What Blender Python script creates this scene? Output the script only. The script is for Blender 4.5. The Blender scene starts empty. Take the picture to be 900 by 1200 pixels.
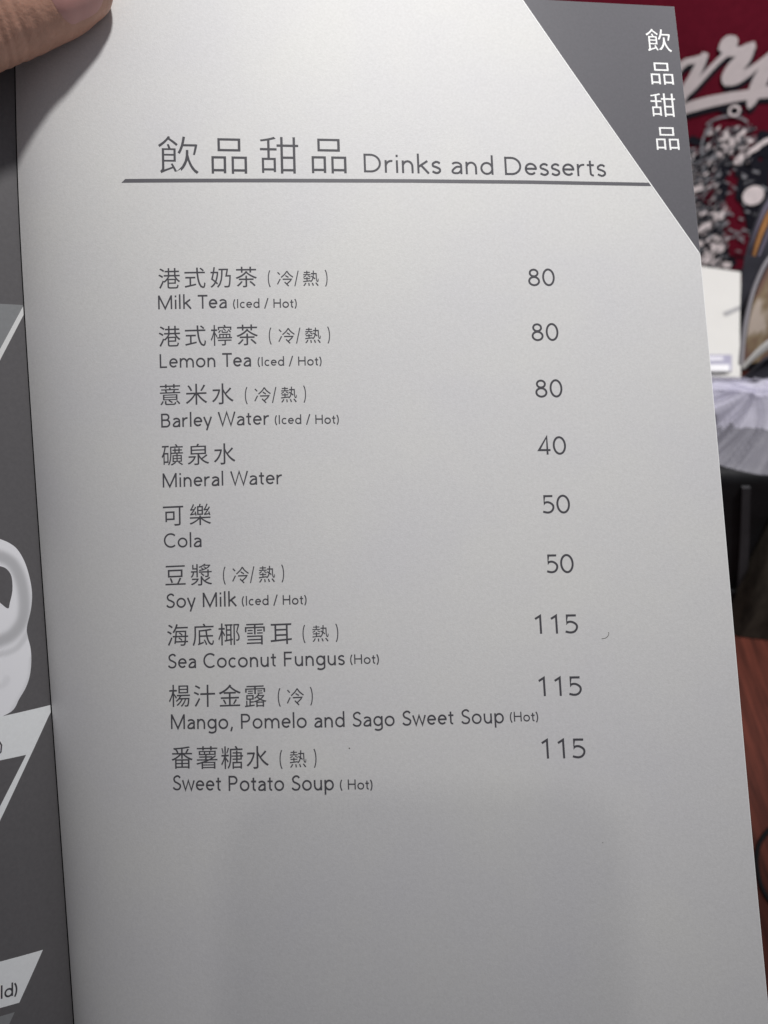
import bpy, bmesh, math, random
from mathutils import Vector, Matrix, noise
from mathutils.bvhtree import BVHTree
from mathutils.geometry import tessellate_polygon

random.seed(7)
SC = bpy.context.scene
COL = SC.collection
R = math.radians
F = 950.0                       # focal length in photo pixels (900 x 1200 photo)

# ------------------------------------------------------------------ camera
CAM_H, PITCH = 0.48, R(45)
cp, sp = math.cos(PITCH), math.sin(PITCH)
CX, CY, CZ = Vector((1, 0, 0)), Vector((0, sp, cp)), Vector((0, -cp, sp))     # camera right, up, back
CO = Vector((0, 0, CAM_H))
cam = bpy.data.cameras.new('camera')
cam.sensor_fit = 'VERTICAL'
cam.sensor_height = 36.0
cam.lens = F / 1200.0 * 36.0
cam.clip_start, cam.clip_end = 0.005, 60
cam.dof.use_dof = True
cam.dof.focus_distance = 0.232
cam.dof.aperture_fstop = 13.0
camo = bpy.data.objects.new('camera', cam)
camo.matrix_world = Matrix(((CX.x, CY.x, CZ.x, CO.x), (CX.y, CY.y, CZ.y, CO.y), (CX.z, CY.z, CZ.z, CO.z), (0, 0, 0, 1)))
COL.objects.link(camo)
SC.camera = camo

def cw(x, y, z):
    """camera-frame millimetres -> world metres"""
    return CO + (CX * x + CY * y + CZ * z) * 0.001

def ray(px, py):
    d = CX * (px - 450) - CY * (py - 600) - CZ * F
    return d.normalized()

def on_y(px, py, y):            # where a sight line meets an upright plane standing at depth y
    d = ray(px, py)
    return CO + d * (y / d.y)

def on_z(px, py, z=0.0):
    d = ray(px, py)
    return CO + d * ((z - CO.z) / d.z)

# ------------------------------------------------------------------ light
W = bpy.data.worlds.new('World'); SC.world = W; W.use_nodes = True
bg = W.node_tree.nodes['Background']
bg.inputs[0].default_value = (0.91, 0.915, 1.0, 1)
bg.inputs[1].default_value = 0.25

def lamp(name, loc, watts, radius, col):
    l = bpy.data.lights.new(name, 'POINT')
    l.energy, l.shadow_soft_size, l.color = watts, radius, col
    o = bpy.data.objects.new(name, l); o.location = loc; COL.objects.link(o)
    return o
def spot(name, loc, aim, watts, radius, col, cone):
    l = bpy.data.lights.new(name, 'SPOT')
    l.energy, l.shadow_soft_size, l.color = watts, radius, col
    l.spot_size, l.spot_blend = R(cone), 1.0
    o = bpy.data.objects.new(name, l); o.location = loc
    o.rotation_euler = (Vector(aim) - Vector(loc)).to_track_quat('-Z', 'Y').to_euler(); COL.objects.link(o)
    return o
spot('ceiling_spot', cw(50, 500, 100), cw(48, 112, -235), 13.9, 0.026, (1.0, 0.99, 0.975), 43).scale = (1.3, 1.0, 1.0)
spot('rear_spot', cw(27, 202, 540), cw(12, -118, -232), 1.55, 0.013, (1.0, 0.97, 0.93), 26)
spot('background_fill', Vector((.36, .2, 1.2)), Vector((.36, .6, .1)), 60.0, 0.04, (1.0, 0.98, 0.97), 46).data.spot_blend = .5  # fill lamp added to brighten the clutter behind the menu

SC.view_settings.view_transform = 'Standard'
SC.view_settings.look = 'None'
SC.view_settings.exposure = 0.0
SC.view_settings.gamma = 1.0
SC.render.engine = 'CYCLES'
SC.cycles.use_denoising = True

# ------------------------------------------------------------------ materials
def mat(name, col, rough=0.6, spec=0.3, vary=0.0, scale=300.0, stretch=(1, 1, 1), bump=0.0, bscale=None, alpha=1.0, sss=0.0):
    m = bpy.data.materials.new(name); m.use_nodes = True
    nt = m.node_tree; b = nt.nodes['Principled BSDF']
    b.inputs['Base Color'].default_value = (*col, 1)
    b.inputs['Roughness'].default_value = rough
    b.inputs['Specular IOR Level'].default_value = spec
    if alpha < 1: b.inputs['Alpha'].default_value = alpha
    if sss:
        b.inputs['Subsurface Weight'].default_value = sss
        b.inputs['Subsurface Radius'].default_value = (0.004, 0.0016, 0.001)
    if vary or bump:
        tc = nt.nodes.new('ShaderNodeTexCoord'); mp = nt.nodes.new('ShaderNodeMapping')
        mp.inputs['Scale'].default_value = stretch
        nt.links.new(tc.outputs['Object'], mp.inputs[0])
    if vary:
        n = nt.nodes.new('ShaderNodeTexNoise'); n.inputs['Scale'].default_value = scale; n.inputs['Detail'].default_value = 6; n.inputs['Roughness'].default_value = 0.65
        nt.links.new(mp.outputs[0], n.inputs['Vector'])
        cr = nt.nodes.new('ShaderNodeValToRGB')
        cr.color_ramp.elements[0].position = 0.3; cr.color_ramp.elements[1].position = 0.7
        cr.color_ramp.elements[0].color = (*[c * (1 - vary) for c in col], 1)
        cr.color_ramp.elements[1].color = (*[min(1, c * (1 + vary)) for c in col], 1)
        nt.links.new(n.outputs['Fac'], cr.inputs[0]); nt.links.new(cr.outputs[0], b.inputs['Base Color'])
    if bump:
        n2 = nt.nodes.new('ShaderNodeTexNoise'); n2.inputs['Scale'].default_value = bscale or scale; n2.inputs['Detail'].default_value = 4
        nt.links.new(mp.outputs[0], n2.inputs['Vector'])
        bp = nt.nodes.new('ShaderNodeBump'); bp.inputs['Strength'].default_value = bump; bp.inputs['Distance'].default_value = 0.0004
        nt.links.new(n2.outputs['Fac'], bp.inputs['Height']); nt.links.new(bp.outputs[0], b.inputs['Normal'])
    return m

PAPER = (0.612, 0.606, 0.60)
M_paper = mat('coated_paper', PAPER, 0.55, 0.25, vary=0.055, scale=1300, bump=0.10, bscale=2500)
nt = M_paper.node_tree                          # broad, faint unevenness of the sheet besides its fine tooth
n_ = nt.nodes.new('ShaderNodeTexNoise'); n_.inputs['Scale'].default_value = 28; n_.inputs['Detail'].default_value = 5
tc_ = nt.nodes.new('ShaderNodeTexCoord'); cr_ = nt.nodes.new('ShaderNodeValToRGB')
cr_.color_ramp.elements[0].position, cr_.color_ramp.elements[1].position = .32, .68
cr_.color_ramp.elements[0].color = (.962, .960, .978, 1); cr_.color_ramp.elements[1].color = (1, 1, .985, 1)
mx_ = nt.nodes.new('ShaderNodeMix'); mx_.data_type = 'RGBA'; mx_.blend_type = 'MULTIPLY'; mx_.inputs[0].default_value = 1
b_ = nt.nodes['Principled BSDF']; src_ = b_.inputs['Base Color'].links[0].from_socket
nt.links.new(tc_.outputs['Object'], n_.inputs['Vector']); nt.links.new(n_.outputs['Fac'], cr_.inputs[0])
nt.links.new(src_, mx_.inputs[6]); nt.links.new(cr_.outputs[0], mx_.inputs[7]); nt.links.new(mx_.outputs[2], b_.inputs['Base Color'])
M_panel = mat('grey_print', (0.106, 0.103, 0.114), 0.5, 0.25, vary=0.06, scale=1200)
M_ink = mat('dark_ink', (0.066, 0.064, 0.073), 0.55, 0.2)
M_white = mat('bare_paper', (0.80, 0.80, 0.79), 0.55, 0.25)
M_dark = mat('charcoal_print', (0.136, 0.130, 0.134), 0.5, 0.25, vary=0.07, scale=900)
M_label = mat('pale_grey_print', (0.94, 0.955, 0.955), 0.5, 0.25, vary=0.03, scale=900)
M_mid = mat('mid_grey_print', (0.27, 0.275, 0.28), 0.5, 0.25, vary=0.05, scale=900)
M_skin = mat('skin', (0.47, 0.258, 0.188), 0.5, 0.35, vary=0.10, scale=160, bump=0.6, bscale=700, sss=0.12)
M_nail = mat('fingernail', (0.50, 0.26, 0.235), 0.32, 0.45, vary=0.05, scale=120, sss=0.1)

# ------------------------------------------------------------------ object helpers
def tag(o, label=None, cat=None, group=None, kind=None):
    if label: o['label'] = label
    if cat: o['category'] = cat
    if group: o['group'] = group
    if kind: o['kind'] = kind
    return o

def thing(name, loc, label, cat, group=None):
    o = bpy.data.objects.new(name, None); COL.objects.link(o)
    o.location = loc; o.empty_display_size = 0.02
    return tag(o, label, cat, group)

def org(o):
    v = Vector((0, 0, 0))
    while o: v += o.location; o = o.parent
    return v

def mesh(name, verts, faces, m, parent=None, smooth=False, loc=None):
    """verts in world metres; the object's origin is its parent's (or loc)"""
    base = org(parent) if parent else (Vector(loc) if loc else Vector((0, 0, 0)))
    me = bpy.data.meshes.new(name)
    me.from_pydata([tuple(Vector(v) - base) for v in verts], [], faces)
    me.validate()
    for mm in (m if isinstance(m, (list, tuple)) else [m]): me.materials.append(mm)
    if smooth: me.polygons.foreach_set('use_smooth', [True] * len(me.polygons))
    if smooth: me.set_sharp_from_angle(angle=R(55))
    me.update()
    o = bpy.data.objects.new(name, me); COL.objects.link(o)
    if parent: o.parent = parent
    elif loc: o.location = base
    return o

def grid_faces(nu, nv, off=0, flip=False):
    f = []
    for i in range(nu):
        for j in range(nv):
            a = off + i * (nv + 1) + j
            q = (a, a + nv + 1, a + nv + 2, a + 1)
            f.append(q[::-1] if flip else q)
    return f

def sheet(fun, us, vs, thick, nrm):
    """closed thin sheet over a grid; fun(u,v)->point, nrm(u,v)->unit normal"""
    nu, nv = len(us) - 1, len(vs) - 1
    top = [fun(u, v) for u in us for v in vs]
    bot = [fun(u, v) - nrm(u, v) * thick for u in us for v in vs]
    n = len(top)
    f = grid_faces(nu, nv, 0) + grid_faces(nu, nv, n, True)
    idx = lambda i, j: i * (nv + 1) + j
    for i in range(nu):
        for j in (0, nv):
            a, b = idx(i, j), idx(i + 1, j); f.append((a, b, b + n, a + n))
    for j in range(nv):
        for i in (0, nu):
            a, b = idx(i, j), idx(i, j + 1); f.append((a, b, b + n, a + n))
    return top + bot, f

def lin(a, b, n): return [a + (b - a) * i / n for i in range(n + 1)]

def box_vf(x0, x1, y0, y1, z0, z1):
    v = [Vector((x, y, z)) for x in (x0, x1) for y in (y0, y1) for z in (z0, z1)]
    f = [(0, 1, 3, 2), (4, 6, 7, 5), (0, 4, 5, 1), (2, 3, 7, 6), (0, 2, 6, 4), (1, 5, 7, 3)]
    return v, f

def bevelled(name, v, f, m, parent=None, width=0.003, seg=3, loc=None):
    o = mesh(name, v, f, m, parent, False, loc)
    b = bmesh.new(); b.from_mesh(o.data)
    bmesh.ops.recalc_face_normals(b, faces=b.faces)
    bmesh.ops.bevel(b, geom=list(b.edges), offset=width, segments=seg, profile=0.6, affect='EDGES')
    b.to_mesh(o.data); b.free()
    o.data.polygons.foreach_set('use_smooth', [True] * len(o.data.polygons))
    o.data.set_sharp_from_angle(angle=R(55))
    return o

# ------------------------------------------------------------------ the menu's page surfaces (millimetres on the paper)
P = [-0.12152, 0.08567, 0.03249, -1.38538, 9.65801, -230.20239, -0.23985, 1.25392, 2.57511, 0, 0, 0, 0, -1.94845, 0.99368, 1.69477, 0.56104]
LAM = 38.0
ROT = Matrix.Rotation(Vector(P[:3]).length, 3, Vector(P[:3]).normalized())
EU, EV, EN = [cw(*(ROT @ Vector(a))) - CO for a in ((1, 0, 0), (0, -1, 0), (0, 0, 1))]   # one mm along the page, down it, out of it

def S(u, v):
    """right-hand page: flat towards the fore-edge, rolling down into the gutter"""
    t0 = P[6] + P[7] * (v / 300.0)
    t0 = 0.5 * (t0 + math.sqrt(t0 * t0 + 0.01)); t0 = min(t0, 1.4)
    t = t0 * math.exp(-u / LAM)
    D = LAM * (t * t / 4 - t ** 4 / 96)
    z = -LAM * (t - t ** 3 / 18 + t ** 5 / 600)
    w = (v - 150) / 150.0
    z += P[8] * (v - 150) ** 2 * 1e-4 + P[13] * (u - 40) / 100 * (v - 150) ** 2 * 1e-4 + P[14] * w ** 3 + P[15] * ((u - 40) / 160) ** 2 + P[16] * (u - 40) / 100 * w ** 3
    e7 = math.exp(-max(u, 0) / 6.5)                 # the tight roll right at the fold
    z -= 4.2 * e7; D -= 1.75 * e7
    q = ROT @ Vector((u + D - 100, -(v - 150), z)) + Vector(P[3:6])
    return cw(*q)

def NS(u, v, h=0.4):
    a = S(u + h, v) - S(u - h, v); b = S(u, v + h) - S(u, v - h)
    return b.cross(a).normalized()

def SO(u, v, off): return S(u, v) + NS(u, v) * (off * 0.001)

def L(s, v):
    """facing page: s mm left of the fold; it rises out of the gutter towards the reader"""
    base = S(0, v) - EU * 0.42 - EN * 0.3
    a0 = R(11 + 32 * min(1, max(0, v) / 240.0))
    if s < 0:
        return base + (EU * 0.35 - EN * 0.94) * (-s)
    n = 16; x = z = 0.0
    for i in range(n):
        q = s * (i + 0.5) / n
        a = a0 * (1.0 - 0.55 * min(1, q / 190.0)) + R(12) * math.exp(-q / 9.0)
        x += math.cos(a) * s / n; z += math.sin(a) * s / n
    return base - EU * x + EN * z

def NL(s, v, h=0.4):
    a = L(s + h, v) - L(s - h, v); b = L(s, v + h) - L(s, v - h)
    return a.cross(b).normalized()

def LO(s, v, off): return L(s, v) + NL(s, v) * (off * 0.001)

def proj(p):
    d = p - CO
    z = -d.dot(CZ)
    return 450 + F * d.dot(CX) / z, 600 - F * d.dot(CY) / z

def L_inv(px, py):
    s, v = max(1.0, (60 - px) / 4), py / 4.0
    for _ in range(25):
        x, y = proj(L(s, v)); e = 0.05
        xs, ys = proj(L(s + e, v)); xv, yv = proj(L(s, v + e))
        a, b, c, d = (xs - x) / e, (xv - x) / e, (ys - y) / e, (yv - y) / e
        det = a * d - b * c
        rx, ry = px - x, py - y
        s += (d * rx - b * ry) / det; v += (-c * rx + a * ry) / det
        s = max(-2, min(s, 100))
    return max(s, .12), v

menu_base = cw(0, -150, -236)
menu = thing('menu_booklet', menu_base, 'open restaurant menu booklet showing the pale grey Drinks and Desserts page', 'menu')

us = [0] + lin(1, 40, 39) + lin(44, 200, 39)
vs = lin(0, 318, 106)
v, f = sheet(S, us, vs, 0.00028, NS)
page = mesh('drinks_page', v, f, M_paper, menu, True)
page['label'] = 'pale grey page printed with drinks and desserts'

v, f = sheet(L, [0, .5] + lin(1, 30, 29) + lin(34, 200, 36), vs, 0.00028, NL)
facing = mesh('facing_page', [p for p in v], f, M_dark, menu, True)
facing['label'] = 'charcoal facing page printed with a white teacup'

def behind_fold(u, v):
    return (S(u, v) if u >= 0 else L(-u, v)) - EN * 5.0
v, f = sheet(behind_fold, lin(-26, 26, 26), vs, 0.0006, lambda u, v: EN * 1.0 / EN.length)
mesh('gutter_dark_sheet', v, f, mat('gutter_dark', (0.02, 0.02, 0.022), 0.6, 0.2, vary=.2, scale=200), menu, True)  # black sheet added behind the fold so the gap between pages reads as shade

# ------------------------------------------------------------------ printing on the page
class Ink:
    """collects flat printed shapes; every piece sits a hair above the one before"""
    def __init__(self, surf): self.v, self.f, self.surf, self.k = [], [], surf, 0
    def lay(self, pts, faces, off=None):
        o = (0.035 if off is None else off) + (self.k % 12) * 0.004; self.k += 1
        b = len(self.v)
        self.v += [self.surf(x, y, o) for x, y in pts]
        self.f += [tuple(b + i for i in q) for q in faces]
    def poly(self, pts, off=None):
        tri = tessellate_polygon([[Vector((x, y, 0)) for x, y in pts]])
        self.lay(pts, tri, off)
    def strip(self, line, w, off=None):
        """ribbon of width w along a polyline with mitred joins"""
        line = [q for i, q in enumerate(line) if not i or (Vector(q) - Vector(line[i - 1])).length > 1e-6]
        a, b = [], []
        n = len(line)
        for i in range(n):
            p = Vector(line[i])
            d0 = (Vector(line[i]) - Vector(line[i - 1])).normalized() if i else None
            d1 = (Vector(line[i + 1]) - Vector(line[i])).normalized() if i < n - 1 else None
            d = d0 if d1 is None else d1 if d0 is None else (d0 + d1)
            if d.length < 1e-6: d = d1
            d = d.normalized(); nn = Vector((-d.y, d.x))
            k = 1.0
            if d0 is not None and d1 is not None:
                k = min(2.2, 1.0 / max(0.3, nn.dot(Vector((-d1.y, d1.x)))))
            a.append(p + nn * w / 2 * k); b.append(p - nn * w / 2 * k)
        pts = [tuple(q) for q in a] + [tuple(q) for q in b]
        self.lay(pts, [(i, i + 1, n + i + 1, n + i) for i in range(n - 1)], off)
    def done(self, name, m, parent):
        return mesh(name, self.v, self.f, m, parent)

# --- a humanist geometric alphabet drawn as pen strokes (em = 1, cap height 0.70)
def arc(cx, cy, rx, ry, a0, a1, n=14):
    return [(cx + rx * math.cos(R(a0 + (a1 - a0) * i / n)), cy + ry * math.sin(R(a0 + (a1 - a0) * i / n))) for i in range(n + 1)]

def spl(pts, n=6):
    out = []
    q = [pts[0]] + list(pts) + [pts[-1]]
    for i in range(1, len(q) - 2):
        for k in range(n):
            t = k / n
            out.append(tuple(0.5 * ((2 * q[i][c]) + (-q[i - 1][c] + q[i + 1][c]) * t + (2 * q[i - 1][c] - 5 * q[i][c] + 4 * q[i + 1][c] - q[i + 2][c]) * t * t + (-q[i - 1][c] + 3 * q[i][c] - 3 * q[i + 1][c] + q[i + 2][c]) * t ** 3) for c in (0, 1)))
    return out + [tuple(pts[-1])]

def letter(c, w):
    """-> (strokes, ink width, side bearing)"""
    h = w / 2; X = 0.475; H = 0.70; A = 0.745
    full = lambda cx, cy, rx, ry: arc(cx, cy, rx, ry, 0, 360, 30)
    if c == 'a':
        Wd = 0.405
        return [arc(Wd / 2 - .01, X - .155, Wd / 2 - h + .01, .155 - h, 150, 0) + [(Wd - h, 0)], [(Wd - h, .275)] + spl([(Wd - h - .02, .275), (.19, .27), (h + .005, .14), (.06, .055), (.165, h - .005), (.28, .055), (Wd - h, .16)])], Wd, .06
    if c == 'c': return [arc(.235, X / 2, .235 - h, X / 2 - h + .01, 48, 312, 22)], .415, .05
    if c == 'd': return [full(.245, X / 2, .245 - h, X / 2 - h + .01), [(.49 - h, 0), (.49 - h, A)]], .49, .06
    if c == 'e': return [[(h, .255), (.465 - h, .255)] + arc(.235, X / 2 + .01, .235 - h, X / 2 - h, 4, 318, 26)], .465, .05
    if c == 'g': return [full(.24, X / 2 + .01, .24 - h, X / 2 - h), [(.485 - h, X)] + [(.485 - h, -.05)] + arc(.235, -.05, .25 - h, .165 - h, 0, -142)], .485, .06
    if c == 'i': return [[(h, 0), (h, X)], [(h, .60), (h, .60 + w * 1.1)]], w, .075
    if c == 'k': return [[(h, 0), (h, A)], [(.385, X), (h + .02, .255)], [(.14, .31), (.425, 0)]], .41, .075
    if c == 'l': return [[(h, 0), (h, A)]], w, .075
    if c == 'm':
        return [[(h, 0), (h, X)], [(h, .22)] + arc(.215, .24, .215 - h, X - .24 - h + .01, 180, 0) + [(.43 - h, 0)], [(.43 - h, .22)] + arc(.565, .24, .215 - h, X - .24 - h + .01, 180, 0) + [(.78 - h, 0)]], .78, .07
    if c == 'n': return [[(h, 0), (h, X)], [(h, .22)] + arc(.215, .25, .215 - h, X - .25 - h + .01, 180, 0) + [(.43 - h, 0)]], .43, .07
    if c == 'o': return [full(.26, X / 2, .26 - h, X / 2 - h + .01)], .52, .05
    if c == 'p': return [full(.255, X / 2, .245 - h, X / 2 - h + .01), [(h, X), (h, -.2)]], .50, .07
    if c == 'r': return [[(h, 0), (h, X)], [(h, .2)] + arc(.25, .235, .25 - h, X - .235 - h + .01, 180, 78, 10)], .285, .06
    if c == 's': return [spl([(.325, X - .085), (.255, X - h + .002), (.165, X - h + .006), (.065, X - .10), (.075, X - .185), (.18, .25), (.30, .19), (.325, .105), (.25, h), (.155, h - .006), (.04, .085)])], .36, .04
    if c == 't': return [[(.14, .61), (.14, .13)] + arc(.235, .125, .095, .125 - h, 180, 285, 9), [(.01, X - h), (.29, X - h)]], .30, .035
    if c == 'u': return [[(.43 - h, 0), (.43 - h, X)], [(h, X)] + arc(.215, .225, .215 - h, .225 - h + .01, 180, 360) + [(.43 - h, .26)]], .43, .07
    if c == 'w': return [[(.03, X), (.19, .02), (.355, X - .01), (.52, .02), (.68, X)]], .71, .02
    if c == 'y': return [[(.03, X), (.23, .01)], [(.43, X), (.17, -.2)]], .46, .02
    if c == ',': return [[(.10, .09), (.04, -.11)]], .14, .06
    if c == 'B': return [[(h, 0), (h, H)], [(h, H - h), (.26, H - h)] + arc(.26, H - h - .145, .16, .145, 90, -90)[1:] + [(h, H - h - .29)], [(h, H - h - .29), (.28, H - h - .29)] + arc(.28, h + .165, .18, .165, 90, -90)[1:] + [(h, h)]], .50, .08
    if c == 'C': return [arc(.37, H / 2, .37 - h, H / 2 - h + .012, 47, 313, 26)], .64, .05
    if c == 'D': return [[(h, 0), (h, H)], [(h, H - h), (.25, H - h)] + arc(.25, H / 2, .385 - h, H / 2 - h, 90, -90, 20)[1:] + [(h, h)]], .635, .08
    if c == 'F': return [[(h, 0), (h, H)], [(h, H - h), (.43, H - h)], [(h, .365), (.40, .365)]], .43, .08
    if c == 'H': return [[(h, 0), (h, H)], [(.6 - h, 0), (.6 - h, H)], [(h, .37), (.6 - h, .37)]], .60, .08
    if c == 'I': return [[(h, 0), (h, H)]], w, .09
    if c == 'L': return [[(h, H), (h, h), (.40, h)]], .40, .08
    if c == 'M': return [[(h, 0), (h, H)], [(.77 - h, 0), (.77 - h, H)], [(h, H - .01), (.385, .03), (.77 - h, H - .01)]], .77, .08
    if c == 'P': return [[(h, 0), (h, H)], [(h, H - h), (.26, H - h)] + arc(.26, H - h - .165, .185, .165, 90, -90)[1:] + [(h, H - h - .33)]], .485, .08
    if c == 'S': return [spl([(.43, H - .12), (.36, H - h - .01), (.25, H - h + .006), (.12, H - .10), (.085, H - .19), (.14, .40), (.28, .34), (.42, .26), (.44, .17), (.37, .065), (.24, h - .006), (.12, .06), (.04, .13)])], .48, .05
    if c == 'T': return [[(.0, H - h), (.54, H - h)], [(.27, 0), (.27, H - h)]], .54, .02
    if c == 'W': return [[(.03, H), (.25, .02), (.475, H - .02), (.70, .02), (.92, H)]], .95, .02
    if c == '0': return [full(.245, H / 2, .245 - h, H / 2 - h + .01)], .49, .04
    if c == '1': return [[(.02, .545), (.185, H - .04), (.185, 0)]], .235, .135
    if c == '4': return [[(.335, 0), (.335, H - .01), (.03, .175), (.45, .175)]], .45, .05
    if c == '5': return [[(.40, H - h), (.11, H - h), (.095, .385)] + spl([(.10, .40), (.20, .43), (.31, .40), (.40, .31), (.405, .19), (.33, .075), (.20, h - .005), (.04, .07)])], .43, .05
    if c == '8': return [full(.23, H - .175, .175 - h * .6, .175 - h), full(.23, .195, .23 - h, .195 - h + .01)], .46, .05
    if c == '(': return [arc(.45, .30, .42, .56, 138, 222, 12)], .17, .05
    if c == ')': return [arc(-.28, .30, .42, .56, 42, -42, 12)], .17, .04
    if c == '/': return [[(.02, -.06), (.30, .76)]], .32, .04
    return [], 0.0, 0.0

def latin(ink, s, u0, v0, u1, v1, em, w):
    """letters of size em fitted between two points on the page"""
    x, items, first = 0.0, [], True
    for c in s:
        if c == ' ': x += 0.30; continue
        st, wd, sb = letter(c, w)
        if not first: x += sb
        items.append((st, x)); x += wd + sb; first = False; last = sb
    x -= last
    kx = (u1 - u0) / (x * em)
    for st, ox in items:
        for line in st:
            pts = []
            for a, b in line:
                uu = (ox + a) * em * kx
                pts.append((u0 + uu, v0 + (v1 - v0) * uu / (u1 - u0) - b * em))
            ink.strip(pts, w * em)
    return kx

# --- Han glyphs from Blender's own font
GL = {}
def han(c, thin):
    if (c, thin) in GL: return GL[(c, thin)]
    cu = bpy.data.curves.new('glyph', 'FONT'); cu.body = c; cu.size = 1; cu.offset = thin; cu.resolution_u = 4
    o = bpy.data.objects.new('glyph', cu); COL.objects.link(o)
    bpy.context.view_layer.update()
    me = o.evaluated_get(bpy.context.evaluated_depsgraph_get()).to_mesh()
    vv = [(q.co.x, q.co.y) for q in me.vertices]; ff = [tuple(q.vertices) for q in me.polygons]
    o.to_mesh_clear(); bpy.data.objects.remove(o); bpy.data.curves.remove(cu)
    xs = [a for a, b in vv]; ys = [b for a, b in vv]
    GL[(c, thin)] = (vv, ff, min(xs), max(xs), (min(ys) + max(ys)) / 2)
    return GL[(c, thin)]

COLD = [[(.07, .80), (.20, .66)], [(.05, .08), (.215, .40)], spl([(.61, .87), (.48, .68), (.27, .49)]), spl([(.61, .87), (.74, .68), (.96, .50)]), [(.52, .60), (.70, .49)],
        [(.36, .38), (.86, .38), (.80, .28), (.60, .10)], [(.47, .21), (.70, -.03)]]

def han_at(ink, c, uc, vc, em, thin, sx=1.0):
    """glyph centred on (uc, vc)"""
    if c == '冷':
        for line in COLD: ink.strip([(uc + (a - .5) * em, vc - (b - .42) * em) for a, b in line], 0.066 * em)
        return
    vv, ff, x0, x1, _ = han(c, thin)
    cx = (x0 + x1) / 2
    # 0.38 em above the baseline is the middle of the body of a Han character
    ink.lay([(uc + (a - cx) * em * sx, vc - (b - .38) * em) for a, b in vv], ff)

def han_row(ink, s, u0, v0, u1, v1, em, thin):
    n = len(s)
    a = han(s[0], thin); b = han(s[-1], thin)
    wa, wb = (a[3] - a[2]) * em / 2, (b[3] - b[2]) * em / 2
    for i, c in enumerate(s):
        t = i / (n - 1) if n > 1 else .5
        han_at(ink, {'海': '\ufa45'}.get(c, c), u0 + wa + (u1 - wb - u0 - wa) * t, v0 + (v1 - v0) * t, em, thin)

THIN = -0.002
BIG_EM, SMALL_EM, HEAD_EM, TAB_EM = 6.6, 4.95, 12.4, 8.75
E_EM, S_EM, N_EM, T_EM = 5.7, 3.75, 7.6, 8.3

TEXT = [
('big', '港式奶茶', 38.54, 90.24, 66.7, 90.14), ('big', '港式檸茶', 38.29, 107.06, 66.61, 107.2), ('big', '薏米水', 38.28, 123.9, 59.29, 124.18),
('big', '礦泉水', 38.41, 141.21, 59.46, 141.49), ('big', '可樂', 38.48, 158.36, 52.21, 158.49), ('big', '豆漿', 38.82, 175.28, 52.2, 175.46),
('big', '海底椰雪耳', 39.06, 192.01, 74.18, 192.55), ('big', '楊汁金露', 39.24, 208.71, 66.76, 209.38), ('big', '番薯糖水', 39.76, 225.41, 67.04, 225.87),
('par', '冷/熱', 69.71, 90.62, 87.24, 90.85), ('par', '冷/熱', 69.61, 107.58, 87.47, 107.83), ('par', '冷/熱', 62.38, 124.8, 80.09, 125.06),
('par', '冷/熱', 55.14, 175.84, 72.59, 176.17), ('par', '熱', 77.04, 192.92, 87.24, 193.12), ('par', '冷', 69.77, 209.9, 79.69, 210.17), ('par', '熱', 69.86, 226.48, 80.23, 226.85),
('eng', 'Milk Tea', 38.34, 99.12, 57.86, 99.26), ('eng', 'Lemon Tea', 38.44, 116.12, 64.46, 116.46), ('eng', 'Barley Water', 38.5, 133.25, 69.18, 133.53),
('eng', 'Mineral Water', 38.59, 150.37, 72.46, 150.72), ('eng', 'Cola', 38.6, 167.42, 49.37, 167.71), ('eng', 'Soy Milk', 38.9, 184.39, 58.8, 184.61),
('eng', 'Sea Coconut Fungus', 39.1, 201.14, 88.61, 201.93), ('eng', 'Mango, Pomelo and Sago Sweet Soup', 39.76, 217.71, 132.11, 219.53), ('eng', 'Sweet Potato Soup', 39.97, 234.15, 84.6, 235.22),
('sml', '(Iced / Hot)', 59.76, 99.25, 77.95, 99.41), ('sml', '(Iced / Hot)', 66.41, 116.39, 84.63, 116.6), ('sml', '(Iced / Hot)', 70.91, 133.44, 89.07, 133.8),
('sml', '(Iced / Hot)', 60.5, 184.51, 78.49, 184.81), ('sml', '(Hot)', 90.2, 201.75, 98.08, 201.93), ('sml', '(Hot)', 133.88, 219.22, 141.71, 219.44), ('sml', '( Hot)', 86.3, 235.15, 95.05, 235.48),
('num', '80', 146.47, 93.52, 154.57, 93.58), ('num', '80', 146.51, 110.35, 154.61, 110.41), ('num', '80', 146.61, 127.39, 154.72, 127.47), ('num', '40', 146.43, 144.34, 154.71, 144.48),
('num', '50', 146.46, 161.5, 154.77, 161.63), ('num', '50', 146.56, 178.59, 154.7, 178.75), ('num', '115', 142.4, 195.5, 154.6, 195.81), ('num', '115', 142.38, 212.69, 154.48, 213.06), ('num', '115', 142.15, 229.57, 154.31, 230.03),
('head', '飲品甜品', 39.21, 53.98, 93.7, 53.27), ('title', 'Drinks and Desserts', 98.84, 58.41, 172.67, 58.93),
]
NAMES = {'big': 'dish_name', 'par': 'serving_note', 'eng': 'dish_translation', 'sml': 'serving_translation', 'num': 'price', 'head': 'heading', 'title': 'heading_translation'}
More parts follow.
